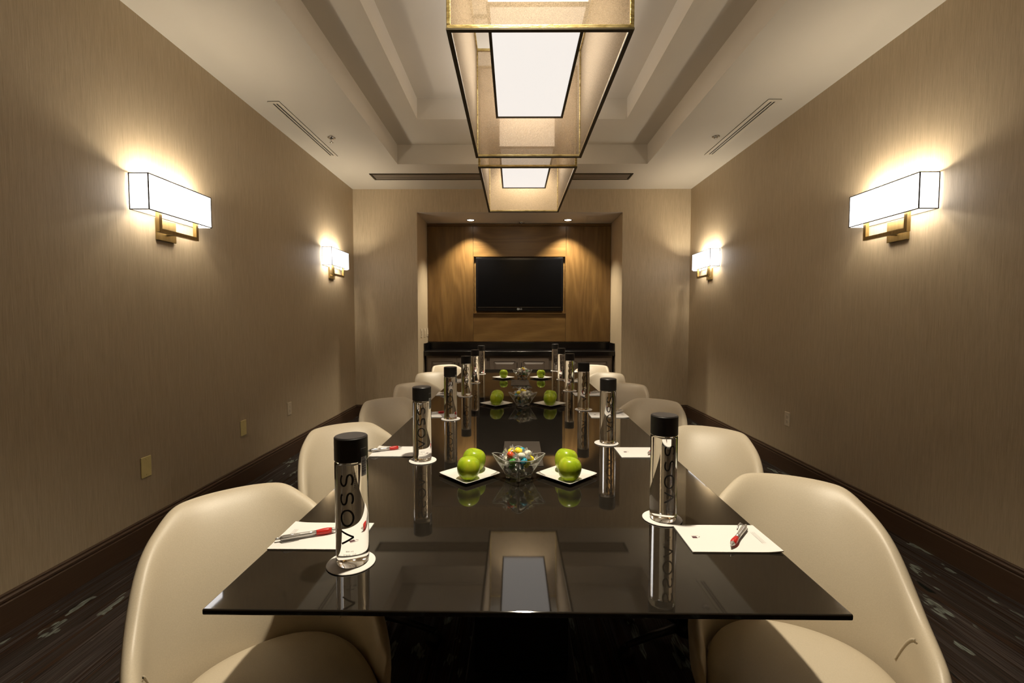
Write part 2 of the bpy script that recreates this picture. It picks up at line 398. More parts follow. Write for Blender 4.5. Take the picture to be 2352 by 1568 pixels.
for k in range(3):
    x0 = NX0 + .03 + k * cw
    lab = ['taupe base cabinet with raised panel doors at left of the niche', 'taupe base cabinet with raised panel doors in the middle under the television', 'taupe base cabinet with raised panel doors at right of the niche'][k]
    cb = empty('base_cabinet', (x0 + cw / 2, CY + .05, 0), label=lab, cat='cabinet', group='base cabinets under the stone counter')
    MB().box(-cw / 2 + .001, cw / 2 - .001, 0, NY - CY - .056, .09, CZ0 - .001).build('carcass', M['cabinet_paint'], cb)
    MB().box(-cw / 2 + .001, cw / 2 - .001, .05, NY - CY - .06, 0, .09).build('plinth', M['table_base'], cb)
    dw = (cw - .05) / 2
    for s in (-1, 1):
        xa, xb = (-dw - .002, -.002) if s < 0 else (.002, dw + .002)
        d = MB()
        d.box(xa, xb, -.012, -.001, .11, CZ0 - .03)
        r = .055
        d.box(xa, xa + r, -.022, -.012, .11, CZ0 - .03); d.box(xb - r, xb, -.022, -.012, .11, CZ0 - .03)
        d.box(xa + r, xb - r, -.022, -.012, CZ0 - .03 - r, CZ0 - .03); d.box(xa + r, xb - r, -.022, -.012, .11, .11 + r)
        dob = d.build('door', M['cabinet_paint'], cb)
        pz0, pz1, px0, px1 = .11 + r + .008, CZ0 - .03 - r - .008, xa + r + .008, xb - r - .008
        q = .03
        p = MB().add([(px0, -.012, pz0), (px1, -.012, pz0), (px1, -.012, pz1), (px0, -.012, pz1), (px0 + q, -.026, pz0 + q), (px1 - q, -.026, pz0 + q), (px1 - q, -.026, pz1 - q), (px0 + q, -.026, pz1 - q)],
                     [(4, 5, 6, 7), (0, 1, 5, 4), (1, 2, 6, 5), (2, 3, 7, 6), (3, 0, 4, 7), (3, 2, 1, 0)])
        p.build('raised_panel', M['cabinet_paint'], dob)
        hx = (xb if s < 0 else xa) - s * -.0 + (-.028 if s < 0 else .028)
        MB().tube([(hx, -.022, .60), (hx, -.045, .605), (hx, -.05, .65), (hx, -.045, .695), (hx, -.022, .70)], [.004, .005, .0045, .005, .004], 8).build('handle', M['dark_handle'], dob, True)

# switch plates on the side of the niche
for k, (y, lab) in enumerate(((6.36, 'ivory switch plate on the niche side nearest the corner of the room'), (6.60, 'ivory switch plate in the middle of the three on the niche side'), (6.80, 'ivory switch plate on the niche side nearest the walnut panel'))):
    e = empty('switch_plate', (NX0, y, 1.126), label=lab, cat='switch', group='switch plates in the niche')
    MB().box(0.0005, .006, -.037, .037, -.06, .06, .002).build('plate', M['ivory_plastic'], e)
    MB().box(.006, .013, -.014, .014, -.03, .03, .002).build('rocker', M['ivory_plastic'], e)

# wall plates and outlets
def wall_plate(name, x, y, z, sgn, mat, outlet, label, cat):
    e = empty(name, (x, y, z), label=label, cat=cat)
    a, c = (.0005, .006) if sgn > 0 else (-.006, -.0005)
    MB().box(a, c, -.036, .036, -.06, .06, .002).build('plate', M[mat], e)
    f = sgn * .006
    if outlet:
        for zz in (.02, -.02):
            r = MB().lathe([(.0165, 0), (.0165, .0015), (.015, .002)], 20).build('receptacle', M[mat], e)
            r.location = (f, 0, zz); r.rotation_euler = (0, sgn * PI / 2, 0)
            for dy, dz, h in ((-.006, .003, .004), (.006, .003, .003)):
                MB().box(-.0003, .0003, -.0012, .0012, -h, h).build('slot', M['slot_dark'], r)
                q = r.children[-1]; q.matrix_parent_inverse = Matrix.Identity(4); q.location = (-sgn * 0 + (-dz) * sgn, dy, .0022); q.rotation_euler = (0, PI / 2, 0)
            q = MB().lathe([(.0028, 0), (.0028, .0006)], 10).build('slot', M['slot_dark'], r); q.location = (.008 * sgn, 0, .002)
    else:
        for zz in (.045, -.045):
            r = MB().lathe([(.004, 0), (.004, .001), (.003, .0016)], 12).build('screw', M[mat], e); r.location = (f, 0, zz); r.rotation_euler = (0, sgn * PI / 2, 0)
wall_plate('wall_plate', XL, 2.609, .454, 1, 'brass_plate', False, 'brass blank wall plate on the left wall nearest the camera', 'wall plate')
wall_plate('wall_plate', XL, 3.567, .455, 1, 'brass_plate', False, 'smaller looking brass blank wall plate between the other plate and the outlet', 'wall plate')
wall_plate('power_outlet', XL, 4.31, .463, 1, 'ivory_plastic', True, 'ivory duplex outlet low on the left wall', 'outlet')
wall_plate('power_outlet', XR, 3.891, .459, -1, 'ivory_plastic', True, 'ivory duplex outlet low on the right wall', 'outlet')

# ------------------------------------------------------------------ ceiling fittings
def slot_diffuser(x0, x1, y0, y1, label):
    e = empty('slot_diffuser', ((x0 + x1) / 2, (y0 + y1) / 2, ZC), label=label, cat='air vent', group='slot diffusers in the side ceilings')
    hw, hl = (x1 - x0) / 2, (y1 - y0) / 2
    MB().box(-hw, hw, -hl, hl, -.004, -.0005).build('backing', M['slot_dark'], e)
    b = MB(); sl = (-.014, .014)
    b.box(-hw, -.020, -hl, hl, -.007, -.001); b.box(.020, hw, -hl, hl, -.007, -.001)
    b.box(-.020, .020, -hl, -hl + .03, -.007, -.001); b.box(-.020, .020, hl - .03, hl, -.007, -.001)
    b.build('frame', M['diffuser_paint'], e)
    MB().box(-.0065, .0065, -hl + .03, hl - .03, -.007, -.001).build('blade', M['diffuser_paint'], e)
slot_diffuser(-1.963, -1.868, 3.70, 4.91, 'white two slot air diffuser in the ceiling above the left wall')
slot_diffuser(2.007, 2.113, 3.68, 4.89, 'white two slot air diffuser in the ceiling above the right wall')
e = empty('linear_grille', (-.15, 5.605, ZC), label='long bronze linear air grille in the ceiling before the back wall', cat='air vent')
hw, hl = 1.57, .115
MB().box(-hw, hw, -hl, hl, -.003, -.0005).build('backing', M['slot_dark'], e)
b = MB(); b.box(-hw, hw, -hl, -hl + .018, -.008, -.001); b.box(-hw, hw, hl - .018, hl, -.008, -.001); b.box(-hw, -hw + .018, -hl, hl, -.008, -.001); b.box(hw - .018, hw, -hl, hl, -.008, -.001)
b.build('frame', M['bronze'], e)
MB().box(-hw + .03, hw - .03, -hl + .03, .016, -.008, -.002).build('blade', M['grille_metal'], e)
MB().box(-hw + .03, hw - .03, .024, hl - .03, -.008, -.002).build('blade', M['grille_metal'], e)
def sprinkler(x, y, z, label, drop=True):
    e = empty('fire_sprinkler', (x, y, z), label=label, cat='sprinkler', group='fire sprinklers')
    MB().lathe([(.036, -.001), (.036, -.004), (.028, -.008), (.018, -.009), (.018, -.002)], 24, caps=False).build('escutcheon', M['chrome'], e, True)
    MB().lathe([(.017, -.001), (.017, -.003)], 20).build('cup', M['slot_dark'], e)
    d = .045 if drop else .016
    MB().lathe([(.008, -.001), (.008, -d * .5), (.004, -d * .6), (.004, -d)], 12).build('nozzle', M['chrome'], e, True)
    MB().lathe([(.016, -d), (.018, -d - .0015), (.004, -d - .003)], 16).build('deflector', M['chrome'], e, True)
sprinkler(-1.74, 4.424, ZC, 'chrome fire sprinkler hanging from the left side ceiling')
sprinkler(1.916, 4.41, ZC, 'recessed chrome fire sprinkler in the right side ceiling', False)
sprinkler(.115, 6.76, NZ, 'small fire sprinkler in the niche ceiling between its downlights', False)
def downlight(x, y, z, label, power, spot=None, blend=.6, size=.05, r=.055):
    e = empty('recessed_downlight', (x, y, z), label=label, cat='downlight')
    MB().lathe([(r + .012, -.0005), (r + .012, -.004), (r, -.006), (r - .006, -.002)], 32, caps=False).build('trim_ring', M['chrome'], e, True)
    MB().lathe([(r - .004, -.0005), (r - .004, -.002)], 32).build('lens', M['downlight_lens'], e)
    L = bpy.data.lights.new('downlight_lamp', 'SPOT'); L.energy = power; L.color = WARM; L.spot_size = math.radians(spot); L.spot_blend = blend; L.shadow_soft_size = size
    lo = bpy.data.objects.new('downlight_lamp', L); C.objects.link(lo); lo.parent = e; lo.location = (0, 0, -.012)
downlight(-.619, 6.60, NZ, 'lit round downlight in the niche ceiling at left', P_NICHE, 104, .7, .04)
downlight(.777, 6.60, NZ, 'lit round downlight in the niche ceiling at right', P_NICHE, 104, .7, .04)
downlight(.05, 1.34, Z2, 'round downlight in the tray ceiling before the front pendant', P_DOWN, 90, .65)
downlight(.10, 4.92, Z2, 'round downlight in the tray ceiling behind the far pendant', P_DOWN, 90, .65)

# ------------------------------------------------------------------ wall sconces
def sconce(x, y, z, sgn, label):
    """z = bottom of shade; sgn +1 on the left wall (faces +x)"""
    e = empty('wall_sconce', (x, y, z), 0 if sgn > 0 else PI, label=label, cat='wall lamp', group='brass wall sconces with long white shades')
    D0, D1, L2, Hh, t = .009, .117, .262, .200, .003
    b = MB()
    b.box(D1 - t, D1, -L2, L2, 0, Hh)
    b.box(D0, D1 - t, -L2, -L2 + t, 0, Hh); b.box(D0, D1 - t, L2 - t, L2, 0, Hh)
    sh = b.build('lampshade', M['lampshade'], e)
    rm = MB(); r = .0036
    cs = [(D0, -L2), (D1, -L2), (D1, L2), (D0, L2)]
    for zz in (0.001, Hh - .001): rm.tube([(p[0], p[1], zz) for p in cs], r, 6, True)
    for p in cs: rm.tube([(p[0], p[1], 0), (p[0], p[1], Hh)], r, 6)
    rm.build('piping', M['shade_trim'], sh)
    MB().box(.0005, .016, -.075, .075, -.135, -.005, .002).build('backplate', M['antique_brass'], e)
    fr = MB(); q = .011; fx = .085; fl = .165
    fr.box(fx - q, fx + q, -fl, fl, -.105, -.105 + 2 * q); fr.box(fx - q, fx + q, -fl, -fl + 2 * q, -.105 + 2 * q, .03); fr.box(fx - q, fx + q, fl - 2 * q, fl, -.105 + 2 * q, .03)
    fr.build('frame', M['antique_brass'], e)
    MB().tube([(.016, 0, -.094), (fx - q, 0, -.094)], .008, 10).build('arm', M['antique_brass'], e)
    for yy in (-.12, .12):
        MB().lathe([(.012, .02), (.013, .05), (.022, .09), (.024, .11), (.018, .13), (.004, .14)], 16, .067, yy).build('bulb', M['downlight_lens'], e, True)
        L = bpy.data.lights.new('sconce_lamp', 'POINT'); L.energy = P_SCONCE; L.color = WARM; L.shadow_soft_size = .025
        lo = bpy.data.objects.new('sconce_lamp', L); C.objects.link(lo); lo.parent = e; lo.location = (.067, yy, .150)
        L2_ = bpy.data.lights.new('sconce_lamp', 'POINT'); L2_.energy = P_SCONCE * .33; L2_.color = WARM; L2_.shadow_soft_size = .02
        lo = bpy.data.objects.new('sconce_lamp', L2_); C.objects.link(lo); lo.parent = e; lo.location = (.067, yy, .045)
SZ = 1.925
sconce(XL, 2.82, SZ, 1, 'lit wall sconce on the left wall nearest the camera')
sconce(XL, 5.37, SZ, 1, 'lit wall sconce on the left wall near the far corner')
sconce(XR, 2.82, SZ, -1, 'lit wall sconce on the right wall nearest the camera')
sconce(XR, 5.50, SZ, -1, 'lit wall sconce on the right wall near the far corner')

# ------------------------------------------------------------------ pendants
def pendant(y0, y1, label):
    W2 = .348; Lh = (y1 - y0) / 2; Z0 = 0; ZT = .695
    e = empty('box_pendant', (.10, (y0 + y1) / 2, H + 1.11), label=label, cat='pendant light', group='long sheer box pendants over the table')
    r = .008
    def bar(a, bq, name, mat='gold_leaf', rr=r):
        lo = [min(a[i], bq[i]) - rr for i in range(3)]; hi = [max(a[i], bq[i]) + rr for i in range(3)]
        return MB().box(lo[0], hi[0], lo[1], hi[1], lo[2], hi[2], .002).build(name, M[mat], e)
    for sy in (-1, 1):
        for z in (Z0, ZT):
            bar((-W2, sy * Lh, z), (W2, sy * Lh, z), 'rail')
        for sx in (-1, 1): bar((sx * W2, sy * Lh, Z0 + 2 * r), (sx * W2, sy * Lh, ZT - 2 * r), 'post')
    for sx in (-1, 1):
        for z in (Z0, ZT): bar((sx * W2, -Lh + 2 * r, z), (sx * W2, Lh - 2 * r, z), 'rail')
    # bronze underside of the bottom rails
    u = MB(); q = r + .001
    for sy in (-1, 1): u.box(-W2 - q, W2 + q, sy * Lh - q, sy * Lh + q, -q - .003, -q + .004)
    for sx in (-1, 1): u.box(sx * W2 - q, sx * W2 + q, -Lh + q, Lh - q, -q - .003, -q + .004)
    u.build('underside_trim', M['bronze'], e)
    for sx in (-1, 1): MB().box(sx * W2 - .0006, sx * W2 + .0006, -Lh + r, Lh - r, r, ZT - r).build('sheer_panel', M['sheer_fabric'], e)
    for sy in (-1, 1): MB().box(-W2 + r, W2 - r, sy * Lh - .0006, sy * Lh + .0006, r, ZT - r).build('sheer_panel', M['sheer_fabric'], e)
    wi, li, zb, zt = .207, Lh - .155, .19, .60
    bx = MB()
    bx.box(-wi, wi, -li, li, zb + .004, zt); inner = bx.build('inner_light_box', M['pendant_sides'], e)
    MB().box(-wi, wi, -li, li, zb, zb + .0035).build('diffuser', M['pendant_diffuser'], inner)
    t = MB(); g = .007
    for sy in (-1, 1): t.box(-wi - g, wi + g, sy * li - g, sy * li + g, zb - .006, zb + .006)
    for sx in (-1, 1): t.box(sx * wi - g, sx * wi + g, -li + g, li - g, zb - .006, zb + .006)
    t.build('diffuser_trim', M['bronze'], inner)
    for sy in (-.5, .5):
        MB().box(-W2, W2, sy * Lh - .008, sy * Lh + .008, ZT - .008, ZT + .008).build('cross_bar', M['bronze'], e)
        for sx in (-.25, .25):
            top = (Z3 if abs(sx) < 9 and UY0 < (y0 + y1) / 2 + sy * Lh < UY1 else Z2) - (H + 1.11)
            MB().tube([(sx, sy * Lh, ZT), (sx, sy * Lh, top)], .003, 6).build('hanging_cable', M['chrome'], e)
pendant(1.785, 3.135, 'long box pendant of sheer gold fabric nearest the camera')
pendant(3.343, 4.695, 'long box pendant of sheer gold fabric behind the front one')

# ------------------------------------------------------------------ table
TA = -math.radians(0.55)                    # the table stands very slightly askew in the room
TO = Vector((.021, .846, 0))
def TP(x, y, z=0.0):
    return TO + Vector((x * math.cos(TA) - y * math.sin(TA), x * math.sin(TA) + y * math.cos(TA), z))
def TY(x, Y, z=0.0): return TP(x, Y - TO.y, z)
TT, TL, TWD = .75, 4.29, 1.248
tb = empty('conference_table', TO, TA, label='long black stone topped conference table down the middle of the room', cat='table')
top = MB().box(-TWD / 2, TWD / 2, 0, TL, TT - .012, TT, .0025).build('tabletop', M['black_stone'], tb)
for y in (.75, 2.75):
    MB().box(-.17, .17, y, y + .85, .03, TT - .03, .004).build('pedestal', M['table_base'], tb)
    MB().box(-.20, .20, y - .04, y + .89, 0, .03, .004).build('plinth', M['table_base'], tb)
MB().box(-.33, .33, .25, TL - .25, TT - .03, TT - .012).build('subframe', M['table_base'], tb)
def hatch(y0, y1):
    hh = MB(); x0, x1 = -.075, .085
    hh.box(x0, x1, y0, y1, TT, TT + .003, .001); o = hh.build('cable_hatch', M['hatch_metal'], tb)
    MB().box(x0 + .035, x1 - .012, y0 + .012, y1 - .012, TT + .003, TT + .0045).build('hatch_lid', M['hatch_metal'], o)
    MB().box(x0 + .0335, x0 + .0345, y0 + .012, y1 - .012, TT + .003, TT + .0034).build('lid_gap', M['slot_dark'], o)
    s = MB().lathe([(.009, 0), (.009, .0006)], 20).build('finger_hole', M['slot_dark'], o); s.location = (x0 + .018, (y0 + y1) / 2 + .04, TT + .003)
hatch(.87, 1.22); hatch(3.02, 3.38)

# ------------------------------------------------------------------ chairs
def sstep(a, b, x):
    t = min(1, max(0, (x - a) / (b - a))); return t * t * (3 - 2 * t)
PHM = 122
def shell_pt(phi, z, off):
    """plan position of the tub at angle phi (deg), height z, off = inset of the surface"""
    a, b = .257 - off, .258 - off
    p = math.radians(phi); k = max(0, (z - .42) / .36)
    cp = math.cos(p); w = max(0, cp) ** .6
    sx = 1 + .10 * k
    x = a * math.copysign(abs(math.sin(p)) ** .85, math.sin(p)) * sx
    y = (b * w if cp > 0 else b * cp) + .19 * (.35 * k + .65 * k * k) * w
    if z < .42:
        q = 1 - .55 * ((.42 - z) / .08) ** 1.4 if z > .34 else .45
        x *= q; y *= q
    return x, y
def top_z(phi):
    f = abs(phi)
    return .804 - .004 * min(1, f / 26) ** 2 - .055 * sstep(24, 52, f) - .140 * sstep(44, 82, f) - .085 * sstep(72, PHM - 8, f)
def make_chair():
    root = empty('tub_chair')
    rows = []; phis = [PHM * (i / 30 - 1) for i in range(61)]
    th = .036
    for ph in phis:
        tz = top_z(ph); e_ = sstep(PHM, PHM - 14, abs(ph)); t2 = th * (.45 + .55 * e_); tz = tz - .03 * (1 - e_)
        row = []
        for z in (.345, .37, .42): x, y = shell_pt(ph, z, 0); row.append((x, y, z))
        for k in range(1, 6):
            z = .42 + (tz - .03 - .42) * k / 5; x, y = shell_pt(ph, z, 0); row.append((x, y, z))
        for q in (45, 90, 135):
            a = math.radians(q); x, y = shell_pt(ph, tz, t2 / 2 - t2 / 2 * math.cos(a)); row.append((x, y, tz - .022 + .022 * math.sin(a)))
        for k in range(5, 0, -1):
            z = .42 + (tz - .03 - .42) * k / 5; x, y = shell_pt(ph, z, t2); row.append((x, y, z))
        x, y = shell_pt(ph, .42, t2); row.append((x, y, .40))
        rows.append(row)
    b = MB().grid(rows); k = len(rows[0])
    b.f.append(tuple(range(k))); b.f.append(tuple((len(rows) - 1) * k + i for i in range(k)))
    sh = b.build('shell', M['cream_leather'], root, True); subsurf(sh, 1)
    # stitched seams where the arms join the back
    for s in (-1, 1):
        ph = 82 * s; rows = []
        for i in range(15):
            f = i / 14; pp = ph - s * 17 * (f ** .7); tz = top_z(ph); z = tz - .034 - (tz - .034 - .47) * f
            rows.append([(*shell_pt(pp + dq, z, .0362 + dd), z) for dq, dd in ((-1.5, -.002), (-.6, .0022), (.6, .0022), (1.5, -.002))])
        MB().grid(rows).build('seam', M['cream_leather'], sh, True)
    # seat cushion
    rows = []; nn = 40
    for sc, z in ((.0, .474), (.35, .473), (.7, .468), (.88, .458), (.97, .44), (1.0, .42), (.98, .395), (.9, .38), (0, .38)):
        r = []
        for i in range(nn):
            a = 2 * PI * i / nn; c, s_ = math.cos(a), math.sin(a); p = 2.35
            rr = (abs(c) ** p + abs(s_) ** p) ** (-1 / p)
            x, y = .219 * rr * c * sc, (.232 if s_ > 0 else .27) * rr * s_ * sc
            r.append((x, y - .008, z))
        rows.append(r)
    se = MB().grid(rows, True).build('seat_cushion', M['cream_leather'], root, True); subsurf(se, 1)
    MB().lathe([(.16, .345), (.16, .365), (.15, .378)], 24).build('seat_plate', M['black_plastic'], root)
    MB().lathe([(.028, .09), (.028, .24), (.022, .25), (.022, .345)], 16).build('gas_column', M['dark_handle'], root, True)
    hub = MB().lathe([(.045, .06), (.045, .10), (.03, .115)], 16).build('base_hub', M['dark_handle'], root, True)
    for k in range(5):
        a = 2 * PI * k / 5 + .3
        lg = MB(); lg.tube([(.03 * math.cos(a), .03 * math.sin(a), .085), (.15 * math.cos(a), .15 * math.sin(a), .08), (.27 * math.cos(a), .27 * math.sin(a), .066)], [.017, .014, .011], 8)
        l = lg.build('base_leg', M['black_plastic'], root, True)
        cx, cy = .27 * math.cos(a), .27 * math.sin(a)
        t = (-math.sin(a), math.cos(a))
        MB().tube([(cx - t[0] * .018, cy - t[1] * .018, .028), (cx + t[0] * .018, cy + t[1] * .018, .028)], .028, 14).build('caster', M['black_plastic'], l, True)
    return root
ORD = ['first', 'second', 'third', 'fourth', 'fifth', 'sixth']
chair0 = make_chair()
PADY = [1.145 + .755 * k for k in range(6)]
CH = []
CLX = [-.555, -.585, -.585, -.585, -.585, -.57]; CRX = [.70, .68, .655, .645, .64, .64]
CLY = [1.00, 1.84, 2.58, 3.32, 4.06, 4.80]; CRY = [1.07, 1.78, 2.55, 3.30, 4.05, 4.80]
CLA = [42, 38, 38, 38, 38, 38]; CRA = [-26, -34, -34, -36, -36, -36]
first = True
for side, xs, ys, an in (('left', CLX, CLY, CLA), ('right', CRX, CRY, CRA)):
    for k in range(6):
        c = chair0 if first else copy_tree(chair0); first = False
        c.location = TY(xs[k] - .021, ys[k]); c.rotation_euler = (0, 0, math.radians(an[k]) + TA)
        tag(c, f'cream leather tub chair, {ORD[k]} from the camera along the {side} side of the table', 'chair', 'cream tub chairs around the table')

# ------------------------------------------------------------------ bottles and coasters
BR, BH = .0365, .292
def bend(b, pts, w, r, za, ang0):
    """ribbon along pts (u up, w across) wrapped on the bottle"""
    vs = []; fs = []
    for k, (u, q) in enumerate(pts):
        a = pts[max(0, k - 1)]; c = pts[min(len(pts) - 1, k + 1)]
        t = Vector((c[0] - a[0], c[1] - a[1])).normalized(); nx, ny = -t.y, t.x
        for s in (-.5, .5):
            uu, qq = u + nx * w * s, q + ny * w * s
            an = ang0 + qq / r; vs.append((r * math.cos(an), r * math.sin(an), za + uu))
        if k: fs.append((2 * k - 2, 2 * k - 1, 2 * k + 1, 2 * k))
    b.add(vs, fs)
def bottle_letters(r):
    b = MB(); w = .0042; Lh = .0135                   # letter up = -q (leftwards), text runs upwards
    ang = -PI / 2 - .12
    z0 = .072; adv = .042
    # V : apex at +q
    bend(b, [(z0 - .0145 + .0145 * f, -Lh + 2 * Lh * f) for f in (0, .25, .5, .75, 1)], w, r, 0, ang)
    bend(b, [(z0 + .0145 * f, Lh - 2 * Lh * f) for f in (0, .25, .5, .75, 1)], w, r, 0, ang)
    z = z0 + adv + .002
    bend(b, [(z + .0178 * math.cos(a), Lh * math.sin(a)) for a in [2 * PI * i / 28 for i in range(29)]], w, r, 0, ang)
    for k in (2, 3):
        z = z0 + adv * k + .003
        pts = []
        # S, seen upright with letter-up = -q and reading direction = +u
        for i in range(13):
            a = math.radians(30 + 240 * i / 12); pts.append((z + .0125 * math.cos(a), -.5 * Lh - .5 * Lh * math.sin(a)))
        for i in range(13):
            a = math.radians(90 - 240 * i / 12); pts.append((z + .0125 * math.cos(a), .5 * Lh - .5 * Lh * math.sin(a)))
        bend(b, pts, w, r, 0, ang)
    return b
def bottle_small_print(r):
    b = MB(); ang = -PI / 2 + .36
    vs, fs = text_mesh('SPARKLING', .0062, 1.25)
    b.add([(r * math.cos(ang + v.y * -1 / r), r * math.sin(ang + v.y * -1 / r), .198 + v.x) for v in vs], fs)
    for q in (-.0045, .0045): bend(b, [(z * .004 - .022, q) for z in range(12)], .0004, r, .198, ang)
    for txt, zz, sz in (('800 mL', .040, .0052), ('27.0 FL. OZ.', .032, .0052)):
        vs, fs = text_mesh(txt, sz, 1.1)
        b.add([(r * math.cos(-PI / 2 + v.x / r), r * math.sin(-PI / 2 + v.x / r), zz + v.y) for v in vs], fs)
    return b
def make_bottle():
    root = empty('water_bottle')
    prof = [(.012, .004), (.028, .0015), (.033, 0), (.0355, .003), (BR, .009), (BR, .232), (.0358, .2345), (.0345, .236), (.0345, .238)]
    MB().lathe(prof, 48).build('filled_glass', M['water_glass'], root, auto=40)
    MB().lathe([(BR - .001, .2385), (BR + .0002, .240), (BR + .0002, BH - .002), (BR - .0015, BH)], 48).build('cap', M['black_plastic'], root, auto=30)
    capo = root.children[-1]
    t = MB(); t.lathe([(BR - .003, BH), (BR - .003, BH + .0006), (BR - .006, BH + .0008)], 40)
    t.build('cap_disc', M['cap_top'], capo)
    bottle_letters(BR + .0004).build('brand_lettering', M['ink'], root)
    bottle_small_print(BR + .0004).build('small_print', M['ink'], root)
    return root
def sticker(parent):
    a0, a1 = math.radians(-46), math.radians(-20); r = BR + .0006
    rows = [[(r * math.cos(a0 + (a1 - a0) * i / 8), r * math.sin(a0 + (a1 - a0) * i / 8), z) for i in range(9)] for z in (.205, .268)]
    s = MB().grid(rows).build('price_sticker', M['sticker'], parent, True)
    b = MB(); r2 = r + .0003; random.seed(3); z = .209
    while z < .247:
        w_ = random.choice((.0007, .0011, .0018))
        b.grid([[(r2 * math.cos(a0 + (a1 - a0) * (.12 + .76 * i / 8)), r2 * math.sin(a0 + (a1 - a0) * (.12 + .76 * i / 8)), zz) for i in range(9)] for zz in (z, z + w_)]); z += w_ + random.choice((.0009, .0014))
    b.grid([[(r2 * math.cos(a0 + (a1 - a0) * i / 8), r2 * math.sin(a0 + (a1 - a0) * i / 8), zz) for i in range(9)] for zz in (.249, .2675)])
    b.build('bar_code', M['ink'], s)
co_mesh = MB().lathe([(.050, 0), (.0535, .0006), (.054, .0016), (.053, .0026), (.045, .0028)], 48).mesh('coaster')
bot0 = make_bottle()
BL = [1.021, 1.785, 2.545, 3.32, 4.02, 4.70]; BRY = [1.259, 2.05, 2.82, 3.58, 4.27, 5.00]
first = True
for side, ys, bx in (('left', BL, -.394), ('right', BRY, .394)):
    for k in range(6):
        p = TY(bx, ys[k], TT)
        cm = mobj('coaster', co_mesh, M['paper']); cm.location = p + Vector((random.uniform(-.008, .008), random.uniform(-.005, .005), .0003))
        tag(cm, f'round white paper coaster under the {ORD[k]} bottle from the camera on the {side}', 'coaster', 'white coasters under the bottles')
        bt = bot0 if first else copy_tree(bot0); first = False
        bt.location = p + Vector((0, 0, .0034)); bt.rotation_euler = (0, 0, math.radians({'left': [10, 14, 10, 16, 20, 22], 'right': [14, 10, 6, 4, 14, 10]}[side][k]))
        tag(bt, f'clear water bottle with black cap, {ORD[k]} from the camera along the {side} side', 'bottle', 'water bottles along the table')
BOTTLES = [o for o in C.objects if o.name.startswith('water_bottle')]
for o in BOTTLES:
    if 'left side' in o['label'] and ('first' in o['label'] or 'second' in o['label'] or 'third' in o['label']): sticker(o)

# ------------------------------------------------------------------ note pads and pens
def pad_mesh():
    b = MB(); nx, ny = 12, 8; lx, ly = .108, .072
    def zt(x, y):
        e = max(0, x / lx - .55) / .45
        return .0028 + .0035 * e * e * (.5 - .5 * y / ly)
    top = [[(-lx + 2 * lx * i / nx, -ly + 2 * ly * j / ny, zt(-lx + 2 * lx * i / nx, -ly + 2 * ly * j / ny)) for i in range(nx + 1)] for j in range(ny + 1)]
    bot = [[(p[0], p[1], max(0, p[2] - .0026)) for p in r] for r in top]
    b.grid(top); b.grid(bot)
    for A, B in ((top[0], bot[0]), (top[-1], bot[-1]), ([r[0] for r in top], [r[0] for r in bot]), ([r[-1] for r in top], [r[-1] for r in bot])): b.grid([A, B])
    return b
def make_pad():
    root = pad_mesh().build('note_pad', M['paper'])
    # head of the sheet is at -x (towards the middle of the table), foot at +x (towards the chair)
    lg = MB(); z = .0031
    lg.add([(-.082, -.004, z), (-.070, -.004, z), (-.070, .006, z), (-.082, .006, z)], [(0, 1, 2, 3)])
    lg.add([(-.067, .000, z), (-.062, .006, z), (-.061, .005, z), (-.066, -.001, z)], [(0, 1, 2, 3)])
    lg.add([(-.082, .008, z), (-.064, .009, z), (-.064, .0098, z), (-.082, .0088, z)], [(0, 1, 2, 3)])
    lg.build('printed_logo', M['dark_print'], root)
    ln = MB()
    for k in range(3):
        x = .080 + .0042 * k; ln.add([(x, -.030, .0042), (x + .0008, -.030, .0042), (x + .0008, .030, .0036), (x, .030, .0036)], [(0, 1, 2, 3)])
    ln.build('printed_lines', M['grey_print'], root)
    return root
def make_pen():
    root = empty('ballpoint_pen'); R = .0058
    def seg(name, prof, mat, par=root):
        b = MB(); b.lathe([(r, z) for r, z in prof], 16); b.v = [(z, y, x + R) for x, y, z in b.v]
        return b.build(name, M[mat], par, True)
    seg('tip', [(.0012, -.0705), (.0014, -.068), (.0042, -.058), (.0048, -.055)], 'pen_silver')
    seg('grip', [(.0048, -.055), (.0058, -.046), (.0058, -.036), (.0048, -.022), (.0046, -.020)], 'pen_red')
    seg('barrel', [(.0046, -.020), (.0043, -.005), (.0048, .02), (.0054, .042), (.0050, .055), (.0036, .060)], 'pen_silver')
    seg('push_button', [(.0024, .060), (.0024, .069), (.0016, .071)], 'pen_silver')
    cl = MB(); cl.tube([(.056, .004, R + .004), (.052, .0075, R + .007), (.035, .0078, R + .0068), (.016, .0062, R + .004)], [.0015, .0016, .0016, .0012], 8)
    cl.build('clip', M['pen_silver'], root, True)
    return root
pad0 = make_pad(); pen0 = make_pen()
fp = fn = True
